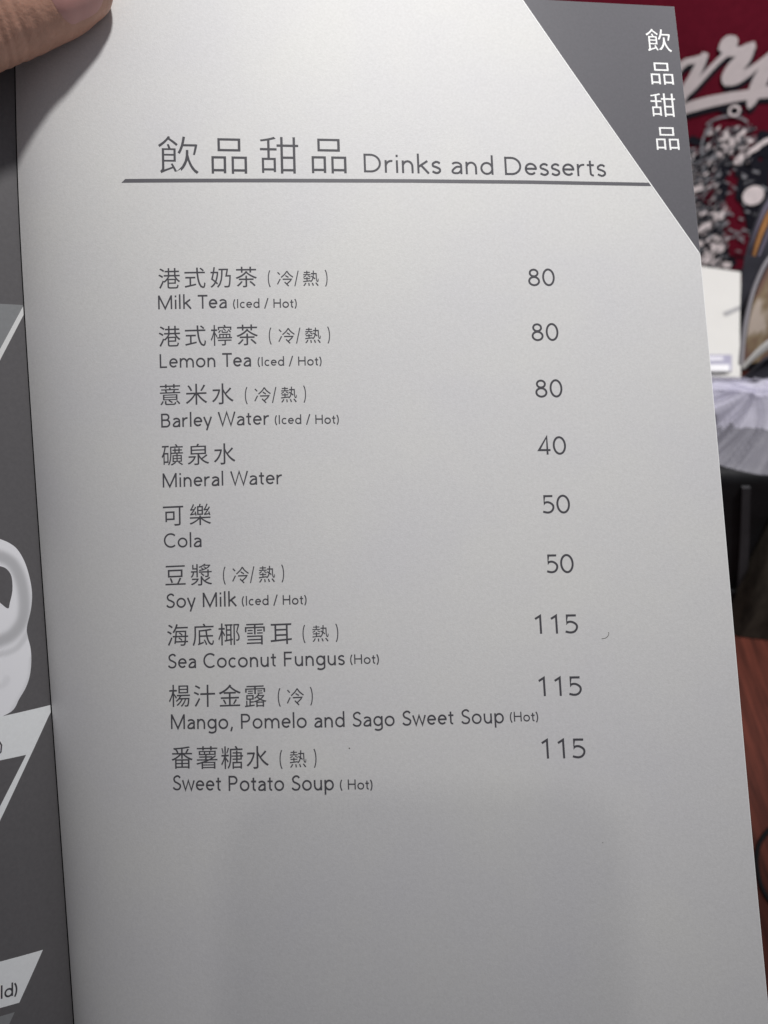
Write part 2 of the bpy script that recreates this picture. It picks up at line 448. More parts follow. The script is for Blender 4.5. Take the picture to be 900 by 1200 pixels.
for kind, s, u0, v0, u1, v1 in TEXT:
    ink = Ink(SO)
    if kind == 'big': han_row(ink, s, u0, v0, u1, v1, BIG_EM, THIN)
    elif kind == 'head': han_row(ink, s, u0, v0, u1, v1, HEAD_EM, -0.008)
    elif kind == 'par':
        em = SMALL_EM; pw = .083 * em
        vm = (v0 + v1) / 2
        ink.strip([(u0 + .28 - (1 - math.cos(R(a))) * -1.0, vm + 3.0 * math.sin(R(a)) * .95) for a in range(-60, 61, 8)], .30)
        ink.strip([(u1 - .28 + (1 - math.cos(R(a))) * -1.0, vm + 3.0 * math.sin(R(a)) * .95) for a in range(-60, 61, 8)], .30)
        if len(s) == 1: han_at(ink, s, (u0 + u1) / 2, vm, em, THIN)
        else:
            k = (u1 - u0) / 71.1
            han_at(ink, s[0], u0 + 20.7 * k, vm, em, THIN)
            ink.strip([(u0 + 32.0 * k, vm + 2.3), (u0 + 36.2 * k, vm - 2.3)], .30)
            han_at(ink, s[2], u0 + 50.9 * k, vm, em, THIN)
    elif kind == 'eng': latin(ink, s, u0, v0, u1, v1, E_EM, .080)
    elif kind == 'sml': latin(ink, s, u0, v0, u1, v1, S_EM, .088)
    elif kind == 'num': latin(ink, s, u0, v0, u1, v1, N_EM, .078)
    elif kind == 'title': latin(ink, s, u0, v0, u1, v1, T_EM, .075)
    ink.done(NAMES[kind], M_ink, page)

# rule under the heading, cut on a slant at its left end
rl = [(29.0, 61.69), (74.53, 61.25), (112.32, 60.95), (148.59, 60.95), (186.3, 61.38)]
top, bot = [], []
for i in range(len(rl) - 1):
    for k in range(8 if i < len(rl) - 2 else 9):
        t = k / 8; u = rl[i][0] + (rl[i + 1][0] - rl[i][0]) * t; vv_ = rl[i][1] + (rl[i + 1][1] - rl[i][1]) * t
        top.append((u + (.75 if not (i or k) else 0), vv_ - .56)); bot.append((u - (.35 if not (i or k) else 0), vv_ + .56))
bot[-1] = (bot[-1][0] + .6, bot[-1][1]); top[-1] = (top[-1][0] - .35, top[-1][1])
ink = Ink(SO); n = len(top)
ink.lay(top + bot, [(i, n + i, n + i + 1, i + 1) for i in range(n - 1)])
ink.done('rule_line', M_panel, page)

# grey corner panel with its white margin line
PA, PB = (150.15, 0.0), (199.72, 83.4)
def edge_u(v): return PA[0] + (PB[0] - PA[0]) * v / PB[1]
ink = Ink(SO); rows = lin(0, PB[1], 42); nn = 12; pts = []
for v_ in rows:
    a = edge_u(v_)
    pts += [(a + (199.97 - a) * j / nn, v_) for j in range(nn + 1)]
ink.lay(pts, grid_faces(len(rows) - 1, nn), 0.03)
ink.done('corner_panel', M_panel, page)
ink = Ink(SO)
ink.strip([(edge_u(v_) - .16, v_) for v_ in rows], .36, 0.045)
ink.done('panel_margin', M_white, page)
for s, u0, v0, u1, v1 in (('飲', 188.92, 12.65, 198.11, 12.35), ('品', 189.21, 23.96, 197.6, 23.81), ('甜', 188.5, 34.91, 197.16, 34.82), ('品', 188.91, 46.02, 197.22, 45.97)):
    ink = Ink(lambda u, v, o: SO(u, v, o + .04)); han_at(ink, s, (u0 + u1) / 2, (v0 + v1) / 2, TAB_EM, -0.004)
    ink.done('tab_character', M_white, page)

# a hair and a speck lying on the paper
ink = Ink(SO)
ink.strip(spl([(161.3, 197.6), (162.3, 197.5), (163.1, 197.0), (163.5, 196.2), (163.3, 195.9)]), .16)
M_fleck = mat('fleck', (.12, .11, .10))
ink.done('paper_hair', M_fleck, page)
for q in ([(89.0, 224.2), (89.35, 224.3), (89.3, 224.6), (88.95, 224.5)], [(157.4, 252.5), (157.6, 252.5), (157.6, 252.75), (157.4, 252.7)]):
    ink = Ink(SO); ink.poly(q); ink.done('paper_fleck', M_fleck, page)
ink = Ink(SO)
ink.lay([(x, v_) for x in (199.78, 199.99) for v_ in lin(84, 318, 117)], grid_faces(1, 117), .03)
ink.done('painted_rim', M_white, page)  # bright rim of the fore-edge painted on as a thin white strip

# --- facing page
def lp(*pts): return [L_inv(*q) for q in pts]
def left_poly(name, pts, m, off=.03, fine=2.5):
    ink = Ink(LO)
    # densify the outline so that it hugs the curve of the page
    q = [Vector(L_inv(*a)) for a in pts]
    stack = [tuple(q[i] for i in t) for t in tessellate_polygon([[Vector((a.x, a.y, 0)) for a in q]])]
    tris = []
    while stack:
        a, b, c = stack.pop()
        e = max(((a - b).length, 0), ((b - c).length, 1), ((c - a).length, 2))
        if e[0] < fine: tris.append((a, b, c)); continue
        if e[1] == 1: a, b, c = b, c, a
        elif e[1] == 2: a, b, c = c, a, b
        m_ = (a + b) / 2
        stack += [(a, m_, c), (m_, b, c)]
    fl, ix = [], {}
    fc = [tuple(ix.setdefault((round(p_.x, 5), round(p_.y, 5)), len(ix)) for p_ in t) for t in tris]
    ink.lay(list(ix), fc, off)
    return ink.done(name, m, facing)
left_poly('photo_panel', [(-14, 355.5), (28.6, 358.3), (28.6, 361), (-14, 438)], M_mid)
left_poly('panel_stripe', [(28.8, 360), (29.6, 370), (-14, 449), (-14, 435)], M_white, .06)
left_poly('caption_panel', [(-14, 843), (60, 826), (60.3, 834.5), (33, 884), (-14, 894)], M_label)
left_poly('panel_stripe', [(60.3, 833.5), (-12, 986), (-12, 968), (31.2, 883.2)], M_label, .06)
left_poly('caption_panel', [(-14, 1130.5), (50.2, 1113), (22.5, 1175), (-14, 1185)], M_label)
left_poly('photo_panel', [(-14, 1195), (17.2, 1186), (8, 1206), (-14, 1222)], M_mid)
# end of a caption: "ld)"
ink = Ink(LO)
a_ = L_inv(-6, 1171.5); b_ = L_inv(17.3, 1165.5)
def lt(pts): return [L_inv(1.2 + x * 20.5, 1170.5 - x * 5.5 - y * 21.0) for x, y in pts]
for c, ox in (('l', -.01), ('d', .19), (')', .74)):
    for line in letter(c, .085)[0]: ink.strip(lt([(ox + x, y) for x, y in line]), .46, .07)
ink.done('caption_text', M_ink, facing)
ink = Ink(LO)
ink.strip([L_inv(-1.5, 868), L_inv(1.6, 873), L_inv(1.0, 881), L_inv(-2, 884)], .4, .07)
ink.done('caption_text', M_ink, facing)

# printed photograph of a white cup: plain tones, as on the paper
M_cupw = mat('cup_print_white', (.80, .795, .84), .5, .25, vary=.02, scale=200)
M_cupg = mat('cup_print_grey', (.44, .435, .47), .5, .25, vary=.03, scale=200)
M_cupl = mat('cup_print_light', (.62, .615, .66), .5, .25, vary=.03, scale=200)
cup = left_poly('cup_print', spl([(-14, 628), (-2, 631), (12, 637), (22, 646), (31, 664), (37, 690), (36.5, 712), (31.5, 735), (32.5, 746), (35.8, 760), (36.6, 775), (35, 791), (30.5, 805), (22.5, 819), (13, 834), (-14, 846)], 6), M_cupw, fine=.8)
left_poly('cup_print', spl([(-14, 662), (0, 663.5), (8, 667), (13.5, 676), (14.5, 692), (11.5, 706), (9.5, 713), (2, 708), (-14, 694)], 3), M_dark, .06)
CURVES = [([(-14, 650), (0, 652), (14, 660), (23.5, 677), (28.5, 702), (26.5, 726), (15, 743), (0, 751), (-14, 754)], 7.6, .40),
          ([(33, 742), (20, 759), (4, 766), (-14, 767)], 3.6, .20), ([(37, 772), (35, 792), (28, 810), (14, 834)], 3.0, .12), ([(-14, 806), (3, 803), (8, 796)], 4.5, .10)]
CURVES = [(spl(c_, 24), w_, d_) for c_, w_, d_ in CURVES]
ca = cup.data.color_attributes.new('tone', 'FLOAT_COLOR', 'POINT')
for i_, q in enumerate(cup.data.vertices):
    x, y = proj(q.co + menu.location)
    t = 1.0
    for c_, w_, d_ in CURVES:
        dm = min((x - a) ** 2 + (y - b) ** 2 for a, b in c_)
        t -= d_ * math.exp(-(dm / (w_ * w_)) ** 1.8)
    ca.data[i_].color = (t, t, t, 1)
nt = M_cupw.node_tree; at_ = nt.nodes.new('ShaderNodeAttribute'); at_.attribute_name = 'tone'
mx = nt.nodes.new('ShaderNodeMix'); mx.data_type = 'RGBA'; mx.blend_type = 'MULTIPLY'; mx.inputs[0].default_value = 1
mx.inputs[6].default_value = (.97, .965, .99, 1)
nt.links.new(at_.outputs['Color'], mx.inputs[7]); nt.links.new(mx.outputs[2], nt.nodes['Principled BSDF'].inputs['Base Color'])

# ------------------------------------------------------------------ hand with its thumb on the gutter
def pg(x, y, z):                # millimetres on the flat of the page and above it
    q = ROT @ Vector((x - 100, -(y - 150), z)) + Vector(P[3:6])
    return cw(*q)
nodes, edges, rad = [], [], []
def chain(pts, start=None):
    prev = start
    for x, y, z, r in pts:
        nodes.append(pg(x, y, z)); rad.append(r)
        if prev is not None: edges.append((prev, len(nodes) - 1))
        prev = len(nodes) - 1
    return prev
wrist = chain([(-165, 300, 20, 30), (-145, 200, 30, 27), (-128, 130, 36, 25)])
palm = chain([(-112, 92, 38, 27), (-100, 60, 38, 26)], wrist)
chain([(-84, 90, 42, 18), (-62, 74, 38, 16.5), (-44, 60, 34, 15), (-31, 48, 30, 14.6), (-17, 35.5, 24.5, 13.8), (-5, 26, 19.5, 13.6), (6, 17.5, 15.4, 13.0), (14.4, 11.0, 12.8, 12.4), (21.2, 6.2, 11.0, 10.4), (25.8, 3.0, 9.6, 7.2)], wrist + 1)
for k, (bx, by, tx, ty, b) in enumerate(((-78, 22, -62, -52, 9.6), (-98, 14, -92, -70, 9.8), (-118, 18, -120, -60, 9.3), (-136, 30, -146, -30, 8.2))):
    pts = []
    for i, t in enumerate((0, .3, .55, .8, 1.0)):
        zz = (38, 42, 38, 30, 23)[i]
        pts.append((bx + (tx - bx) * t, by + (ty - by) * t, zz, b * (1.25, 1.05, 1.0, .9, .72)[i]))
    chain(pts, palm)
me = bpy.data.meshes.new('hand')
base = pg(-128, 130, 30)
me.from_pydata([tuple(n - base) for n in nodes], edges, [])
hand = bpy.data.objects.new('person', me); COL.objects.link(hand); hand.location = base
tag(hand, 'hand of a person pressing a thumb on the top corner of the menu gutter', 'person')
me.skin_vertices or None
sk = hand.modifiers.new('Skin', 'SKIN')
if not me.skin_vertices:
    bpy.context.view_layer.objects.active = hand
lay = me.skin_vertices[0].data
for i, r in enumerate(rad): lay[i].radius = (r * .00108, r * .00108)
lay[0].use_root = True
sub = hand.modifiers.new('Subdivision', 'SUBSURF'); sub.levels = sub.render_levels = 5
bpy.context.view_layer.update()
ev = hand.evaluated_get(bpy.context.evaluated_depsgraph_get())
nm = bpy.data.meshes.new_from_object(ev)
hand.modifiers.clear(); hand.data = nm
nm.materials.clear(); nm.materials.append(M_skin)
nm.polygons.foreach_set('use_smooth', [True] * len(nm.polygons))
# creases over the thumb joint and a soft nail fold
T0, T1 = pg(-17, 35.5, 24.5), pg(25.8, 3.0, 9.6)
tax = (T1 - T0).normalized()
side = (CZ * .80 - CY * .55); side = (side - tax * side.dot(tax)).normalized()      # the way the nail faces
oth = tax.cross(side).normalized()
for q in nm.vertices:
    w_ = q.co + base - T0
    a = w_.dot(tax) * 1000; rr = (w_ - tax * w_.dot(tax)).length
    if rr < .02 and -14 < a < 52:
        d = 0.0
        for c_, wd_, dep in ((12.5, .9, .5), (16.2, .8, .85), (19.0, .7, .6), (22.0, .9, .7), (26, 1.0, .3), (8, 1.2, .4), (30.5, 2.2, .35)):
            d += dep * math.exp(-((a - c_ - .9 * noise.noise(w_ * 140 + Vector((c_, 0, 0)))) / wd_) ** 2)
        d = d * .3 + .18 * noise.noise(w_ * 260)
        q.co -= (w_ - tax * w_.dot(tax)).normalized() * d * .001
bv = BVHTree.FromPolygons([q.co + base for q in nm.vertices], [tuple(q.vertices) for q in nm.polygons])
nv_, nf_ = [], []
NA, NB = 16, 14
for i in range(NA + 1):
    t = i / NA
    for j in range(NB + 1):
        s_ = j / NB * 2 - 1
        taper = (1 - max(0, abs(t - .5) - .22) ** 2 * 5.0)
        ang = s_ * R(52) * taper
        # axial extent of the nail, rounded at both ends
        x_ = 41.5 + (t - .5) * 17.5 * (1 - .10 * s_ * s_)
        o_ = T0 + tax * (x_ * .001)
        d_ = side * math.cos(ang) + oth * math.sin(ang)
        h_ = bv.ray_cast(o_ + d_ * .03, -d_)
        p_ = h_[0] if h_[0] else o_ + d_ * .01
        edge = min(1, (1 - abs(s_)) * 4) * min(1, (t) * 8)
        nv_.append(p_ + d_ * (.00004 + .00022 * edge))
nf_ = grid_faces(NA, NB)
nail = mesh('thumbnail', nv_, nf_, M_nail, hand, True)

# ------------------------------------------------------------------ the phone that takes the picture (its soft shade falls on the page)
ph = thing('smartphone', cw(0, -70, 8), 'dark smartphone held up facing the menu page', 'phone')
def cbox(x0, x1, y0, y1, z0, z1):
    v_ = [cw(x, y, z) for x in (x0, x1) for y in (y0, y1) for z in (z0, z1)]
    return v_, [(0, 1, 3, 2), (4, 6, 7, 5), (0, 4, 5, 1), (2, 3, 7, 6), (0, 2, 6, 4), (1, 5, 7, 3)]
M_phone = mat('phone_body', (.02, .02, .022), .35, .5, vary=.1, scale=80)
rr_ = []
for cx_, cy_, a0 in ((43, -3, 0), (-11, -3, 90), (-11, -131, 180), (43, -131, 270)):
    rr_ += [(cx_ + 11 * math.cos(R(a0 + k * 10)), cy_ + 11 * math.sin(R(a0 + k * 10))) for k in range(10)]
n = len(rr_); v = []
for z, g in ((7, .93), (8, 1), (14, 1), (15, .93)):
    v += [cw(16 + (x - 16) * (1 - (1 - g) * .35), -67 + (y + 67) * (1 - (1 - g) * .18), z) for x, y in rr_]
f = [tuple(range(n))[::-1], tuple(range(3 * n, 4 * n))] + [(l * n + i, l * n + (i + 1) % n, (l + 1) * n + (i + 1) % n, (l + 1) * n + i) for l in range(3) for i in range(n)]
mesh('body', v, f, M_phone, ph, True)
v, f = cbox(-18, 18, -26, 4, 5.6, 7.2)
bevelled('camera_plate', v, f, M_phone, ph, .0006, 2)

# ------------------------------------------------------------------ table and floor
M_wood = mat('red_brown_wood', (.058, .0145, .0092), .55, .12, vary=.75, scale=24, stretch=(9, .5, 1), bump=.15, bscale=60)
tb = thing('wooden_table', (0, .45, 0), 'reddish brown wooden table top below the menu', 'table')
v, f = box_vf(-.7, .8, -.15, 1.05, -.035, 0); bevelled('tabletop', v, f, M_wood, tb, .004)
for x in (-.62, .72):
    for y in (-.08, .98):
        v, f = box_vf(x - .03, x + .03, y - .03, y + .03, -.735, -.0355); bevelled('leg', v, f, M_wood, tb, .003)
v, f = box_vf(-8, 8, -8, 8, -.80, -.735)
tag(mesh('floor', v, f, mat('grey_floor', (.22, .21, .20), .7, .2, vary=.2, scale=3)), kind='structure')

# black cable lying in a loop
def tube(name, pts, r, m, parent=None, loc=None, ns=10):
    v_, f_ = [], []
    n_ = len(pts)
    for i, q in enumerate(pts):
        t = (pts[min(i + 1, n_ - 1)] - pts[max(i - 1, 0)]).normalized()
        a = t.cross(Vector((.3, .2, 1))).normalized(); b = t.cross(a)
        v_ += [q + a * r * math.cos(2 * math.pi * k / ns) + b * r * math.sin(2 * math.pi * k / ns) for k in range(ns)]
    for i in range(n_ - 1):
        for k in range(ns):
            f_.append((i * ns + k, i * ns + (k + 1) % ns, (i + 1) * ns + (k + 1) % ns, (i + 1) * ns + k))
    f_ += [tuple(range(ns))[::-1], tuple((n_ - 1) * ns + k for k in range(ns))]
    return mesh(name, v_, f_, m, parent, True, loc)
cb = [(985, 935), (955, 948), (925, 958), (903, 971), (891, 986), (886.5, 1004), (888, 1022), (893, 1040), (902, 1056), (918, 1076), (945, 1094), (985, 1104), (1040, 1090)]
pts = [on_z(x, y, .0016) for x, y in spl(cb, 6)]
tag(tube('black_cable', pts, .0013, mat('black_rubber', (.006, .006, .007), .6, .12), loc=pts[20]), 'thin black cable looped on the wood beside the menu', 'cable')

# ------------------------------------------------------------------ red T-shirt with a white script
YS = .80
def shirt_wave(x, z):
    return .006 * math.sin(x * 31 + z * 9) + .005 * math.sin(x * 13 - z * 17 + 1) + .010 * noise.noise(Vector((x * 7, z * 6, 2)))
def shirt_pt(x, z, off=0.0): return Vector((x, YS - off + shirt_wave(x, z), z))
M_red = mat('maroon_cotton', (.106, .0074, .0175), .9, .03, vary=.12, scale=120, bump=.3, bscale=900)
M_scr = mat('script_print', (.54, .48, .485), .8, .1, vary=.06, scale=160)
M_blk = mat('black_print', (.012, .012, .018), .8, .1)
sh = thing('t_shirt', (.38, YS, .3), 'maroon T-shirt printed with white script above black and grey artwork', 't-shirt')
# outline with sleeves: half-width at each height
def half(z):
    if z < .44: return .265
    if z < .66: return .265 + .14 * min(1, (z - .44) / .05) * (1 - .75 * (z - .44) / .22)
    return .25
zs = lin(.004, .72, 72); ts = lin(-1, 1, 60)
fr, bk = [], []
for z in zs:
    for t in ts:
        x = .36 + half(z) * t
        ztop = z - (.05 * max(0, 1 - (t / .35) ** 2) if z > .69 else 0)
        e = max(0, 1 - t ** 6)
        fr.append(shirt_pt(x, ztop) + Vector((0, .012 * (1 - e), 0))); bk.append(shirt_pt(x, ztop) + Vector((0, .034 - .012 * (1 - e), 0)))
nz, nt_ = len(zs) - 1, len(ts) - 1; n = len(fr)
f = grid_faces(nz, nt_, 0) + grid_faces(nz, nt_, n, True)
for i in range(nz):
    for j in (0, nt_):
        a, b = i * (nt_ + 1) + j, (i + 1) * (nt_ + 1) + j; f.append((a, b, b + n, a + n))
for j in range(nt_):
    for i in (0, nz):
        a, b = i * (nt_ + 1) + j, i * (nt_ + 1) + j + 1; f.append((a, b, b + n, a + n))
mesh('shirt_body', fr + bk, f, M_red, sh, True)
def sxz(px, py):
    q = on_y(px, py, YS); return q.x, q.z
class Cloth(Ink):
    def __init__(self, o): super().__init__(lambda x, z, off: shirt_pt(x, z, .0012 + o + off * .004))
def crop1(X, Y): return sxz(780 + X / 7.5, Y / 7.5)
PX = (sxz(860, 100)[0] - sxz(850, 100)[0]) / 10     # metres per photo pixel on the cloth
def taper(c, pts, n=5):
    """brush stroke with its own width at every point (crop coordinates)"""
    q = spl([(x, y) for x, y, w in pts], n); ws = spl([(w, 0) for x, y, w in pts], n)
    a, b = [], []
    for i, (x, y) in enumerate(q):
        d = Vector(q[min(i + 1, len(q) - 1)]) - Vector(q[max(0, i - 1)]); d.normalize()
        w = ws[i][0] / 2
        a.append(crop1(x - d.y * w, y + d.x * w)); b.append(crop1(x + d.y * w, y - d.x * w))
    n_ = len(a)
    c.lay(a + b, [(i, i + 1, n_ + i + 1, n_ + i) for i in range(n_ - 1)])
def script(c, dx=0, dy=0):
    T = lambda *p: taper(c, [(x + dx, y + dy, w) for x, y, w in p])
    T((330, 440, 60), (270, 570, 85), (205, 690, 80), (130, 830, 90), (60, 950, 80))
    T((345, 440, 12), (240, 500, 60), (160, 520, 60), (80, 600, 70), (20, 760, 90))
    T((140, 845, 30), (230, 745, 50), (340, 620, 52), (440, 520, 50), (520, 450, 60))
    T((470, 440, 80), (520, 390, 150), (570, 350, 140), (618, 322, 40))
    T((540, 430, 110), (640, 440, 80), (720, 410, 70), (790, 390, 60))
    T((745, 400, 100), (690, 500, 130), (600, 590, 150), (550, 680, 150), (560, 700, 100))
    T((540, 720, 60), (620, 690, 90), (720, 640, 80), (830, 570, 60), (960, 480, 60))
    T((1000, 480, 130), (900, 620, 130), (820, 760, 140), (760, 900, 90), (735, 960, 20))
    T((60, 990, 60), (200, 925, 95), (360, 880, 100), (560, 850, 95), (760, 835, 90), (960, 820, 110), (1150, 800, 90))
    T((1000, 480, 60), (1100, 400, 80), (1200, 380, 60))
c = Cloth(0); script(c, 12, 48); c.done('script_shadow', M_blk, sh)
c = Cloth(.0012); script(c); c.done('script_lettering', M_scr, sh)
# abstract printed artwork under the script: torn patches and brush dabs of black, grey and white
M_gry = mat('grey_print_cloth', (.24, .24, .26), .8, .1, vary=.35, scale=140)
M_wht = mat('white_print_cloth', (.74, .66, .66), .8, .1, vary=.15, scale=140)
def blob(c, px, py, rx, ry, rot=0, jag=.25, seed=0, n=22):
    pts = []
    for i in range(n):
        a = 2 * math.pi * i / n
        k = 1 + jag * noise.noise(Vector((math.cos(a) * 1.7, math.sin(a) * 1.7, seed * 3.7)))*1.6
        x, y = rx * k * math.cos(a), ry * k * math.sin(a)
        pts.append(sxz(px + x * math.cos(rot) - y * math.sin(rot), py + x * math.sin(rot) + y * math.cos(rot)))
    c.poly(pts)
c = Cloth(0)
for k, (x, y, rx, ry, ro) in enumerate(((886, 222, 22, 38, .1), (893, 262, 24, 22, 0), (905, 175, 20, 18, .4), (818, 165, 15, 5, .3), (812, 240, 14, 8, 0), (826, 262, 20, 24, .3), (846, 196, 9, 20, .4), (812, 208, 16, 10, 0), (850, 306, 36, 12, .15), (800, 190, 16, 20, 0), (858, 130, 16, 5, .2), (835, 296, 24, 14, .2), (790, 262, 20, 50, 0), (822, 205, 10, 18, .4), (850, 172, 22, 12, -.4), (838, 262, 10, 14, .5), (872, 195, 14, 9, -.5), (845, 222, 8, 14, .2))):
    blob(c, x, y, rx, ry, ro, .3, k)
c.done('black_artwork', M_blk, sh)
c = Cloth(.0010)
rs = random.Random(11)
zones = ((120, (800, 842), (172, 236), (-.2, -.9)), (140, (808, 850), (238, 308), (-.5, -.9)), (120, (828, 884), (148, 192), (-.9, .3)), (40, (850, 900), (196, 300), (-.2, .6)))
for cnt, xr_, yr_, ro_ in zones:
    for k in range(cnt):
        blob(c, rs.uniform(*xr_), rs.uniform(*yr_), rs.uniform(1.8, 5.5), rs.uniform(.5, 1.4), rs.uniform(*ro_), .5, rs.random() * 90, 14)
for a0, a1 in ((150, 330),):
    c.strip([sxz(852 + 28 * math.cos(R(a)), 152 + 15 * math.sin(R(a)) * 1.1) for a in range(205, 336, 8)], PX * 2.5)
    c.strip([sxz(838 + 18 * math.cos(R(a)), 180 + 36 * math.sin(R(a))) for a in range(120, 262, 8)], PX * 2.5)
c.strip([sxz(845 + 40 * math.cos(R(a)), 228 + 48 * math.sin(R(a))) for a in range(50, 130, 8)], PX * 2)
c.done('grey_artwork', M_gry, sh)
c = Cloth(.0022)
for k, (x, y, rx, ry, ro) in enumerate(((882, 228, 13.5, 10.5, -.35), (813, 219, 12, 4.2, -.35), (832, 190, 3.6, 5.5, .2), (866, 185, 9, 4.5, -.6), (845, 175, 5, 8, .5), (858, 165, 9, 6, -.5), (868, 156, 7, 4, -.3), (848, 158, 4, 8, .2), (826, 262, 12, 5, -.6), (834, 280, 11, 8, -.3), (824, 296, 9, 7, -.3), (840, 250, 9, 3, -.6), (822, 248, 5, 3, -.5), (884, 176, 13, 3, -.5), (898, 168, 10, 3, -.4), (846, 305, 8, 4, -.2), (818, 280, 5, 3, 0), (856, 178, 5, 3, -.8), (878, 165, 5, 3, .5))):
    blob(c, x, y, rx, ry, ro, .0 if k == 0 else .32, k + 90)
for cnt, xr_, yr_, ro_ in zones[:3]:
    for k in range(cnt // 3):
        blob(c, rs.uniform(*xr_), rs.uniform(*yr_), rs.uniform(1.6, 4.5), rs.uniform(.5, 1.3), rs.uniform(*ro_), .5, rs.random() * 90, 12)
c.strip([sxz(860 + 6.5 * math.cos(R(a)), 129 + 5.6 * math.sin(R(a))) for a in range(0, 361, 15)], PX * 2.6)
c.done('white_artwork', M_wht, sh)
c = Cloth(.0034)
for cnt, xr_, yr_, ro_ in zones[:3]:
    for k in range(int(cnt * .55)):
        x, y, a, l_ = rs.uniform(*xr_), rs.uniform(*yr_), rs.uniform(*ro_) + rs.choice((0, 0, 1.4)), rs.uniform(2.5, 6)
        bend = rs.uniform(-1.5, 1.5)
        c.strip([sxz(x - l_ * math.cos(a), y - l_ * math.sin(a)), sxz(x + bend * math.sin(a), y - bend * math.cos(a)), sxz(x + l_ * math.cos(a), y + l_ * math.sin(a))], PX * rs.uniform(.7, 1.9))
c.done('black_linework', M_blk, sh)

# ------------------------------------------------------------------ white carton
M_carton = mat('white_card', (.66, .655, .63), .5, .3, vary=.02, scale=40)
c0 = on_y(868.5, 318, .70); c1 = on_z(822, 311.5, c0.z)
dr = (c0 - c1); dr.z = 0; dr.normalize()
nb = Vector((-dr.y, dr.x, 0)); nb = nb if nb.y > 0 else -nb
bot = on_z(868, 520, .004)
a = c0.copy()
dn = (on_y(868.5, 440, .60) - c0); dn = dn / -dn.z * (c0.z - .004)
fn = dr.cross(dn).normalized(); fn = fn if fn.z > 0 else -fn
bx = thing('white_carton', (c0.x - .1, c0.y, 0), 'flat white carton with a short grey mark leaning in front of the maroon T-shirt', 'carton')
vv = []
for q in (a - dr * .22, a):
    for w_ in (Vector((0, 0, 0)), dn):
        for k in (0, -.012): vv.append(q + w_ + fn * k)
bevelled('carton_body', vv, [(0, 1, 3, 2), (4, 6, 7, 5), (0, 4, 5, 1), (2, 3, 7, 6), (0, 2, 6, 4), (1, 5, 7, 3)], M_carton, bx, .0015)
nb = -fn
def on_carton(px, py, off=.0008):
    d = ray(px, py); nrm_ = -nb
    t = (a - CO).dot(nrm_) / d.dot(nrm_)
    return CO + d * t + nrm_ * off
q = [on_carton(*t) for t in ((847, 366.5), (868.5, 358), (868.5, 362.5), (850, 371))]
mesh('printed_mark', q, [(0, 1, 2, 3)], mat('pale_grey_mark', (.36, .36, .37)), bx)

# small tissue packet lying on the carton
M_lav = mat('lavender_film', (.40, .39, .50), .3, .5, vary=.08, scale=60)
tp = thing('tissue_packet', on_carton(845, 428, 0), 'small lavender and white tissue packet lying between the carton and the plastic bag', 'packet')
def slab(name, x0, y0, x1, y1, lo, hi, m, w=.001):
    q = [on_carton(x, y, h_) for x, y in ((x0, y0), (x1, y0), (x1, y1), (x0, y1)) for h_ in (lo, hi)]
    return bevelled(name, q, [(0, 2, 3, 1), (2, 4, 5, 3), (4, 6, 7, 5), (6, 0, 1, 7), (1, 3, 5, 7), (0, 6, 4, 2)], m, tp, w, 2)
slab('wrapper', 800, 418, 856.5, 437, .0005, .004, M_lav)
slab('paper_band', 800, 430.5, 853, 438.5, .0042, .0050, mat('white_tissue', (.85, .85, .87), .6, .2), .0003)
slab('flap', 800, 421, 846, 426, .0042, .0049, mat('pale_film', (.74, .73, .80), .3, .5), .0003)

# ------------------------------------------------------------------ magazine with a curling page
YM = .50
def tomm(px, py): return on_y(px, py, YM)
mg = thing('magazine', tomm(900, 430), 'glossy magazine with a curled food photo page at the right edge', 'magazine')
def curl(name, line, m, depth, back, parent):
    """page whose near edge follows a curve and which sweeps away to the right and back"""
    pts = spl(line, 6); us_ = lin(0, 1, 26); v_ = []
    for t in us_:
        for x, y in pts:
            q = on_y(x, y, YM + back + .02)
            ang = t * R(80)
            v_.append(q + Vector((depth * math.sin(ang), -depth * .55 * (1 - math.cos(ang)) , depth * .30 * math.sin(ang))))
    n_ = len(v_)
    v2 = [p + Vector((.0, .0005, -.0002)) for p in v_]
    f_ = grid_faces(len(us_) - 1, len(pts) - 1) + grid_faces(len(us_) - 1, len(pts) - 1, n_, True)
    return mesh(name, v_ + v2, f_, m, parent, True)
def food_mat():
    m = mat('food_photo_print', (.3, .2, .12), .3, .5)
    nt = m.node_tree; b_ = nt.nodes['Principled BSDF']
    tc = nt.nodes.new('ShaderNodeTexCoord'); mp = nt.nodes.new('ShaderNodeMapping'); mp.inputs['Scale'].default_value = (1, 1, .45); mp.inputs['Rotation'].default_value = (0, .5, 0)
    n_ = nt.nodes.new('ShaderNodeTexNoise'); n_.inputs['Scale'].default_value = 70; n_.inputs['Detail'].default_value = 3
    cr = nt.nodes.new('ShaderNodeValToRGB'); e = cr.color_ramp.elements
    e[0].position = .33; e[0].color = (.16, .10, .085, 1); e[1].position = .66; e[1].color = (.78, .66, .56, 1)
    k = e.new(.47); k.color = (.30, .18, .14, 1); k = e.new(.56); k.color = (.42, .32, .20, 1)
    nt.links.new(tc.outputs['Object'], mp.inputs[0]); nt.links.new(mp.outputs[0], n_.inputs['Vector']); nt.links.new(n_.outputs['Fac'], cr.inputs[0]); nt.links.new(cr.outputs[0], b_.inputs['Base Color'])
    return m
M_magw = mat('magazine_white', (.66, .65, .62), .35, .4)
M_magd = mat('magazine_dark', (.058, .058, .072), .35, .5, vary=.3, scale=40)
M_mago = mat('magazine_orange', (.50, .24, .09), .35, .5, vary=.3, scale=60)
M_magv = mat('magazine_violet', (.22, .20, .26), .35, .5, vary=.2, scale=60)
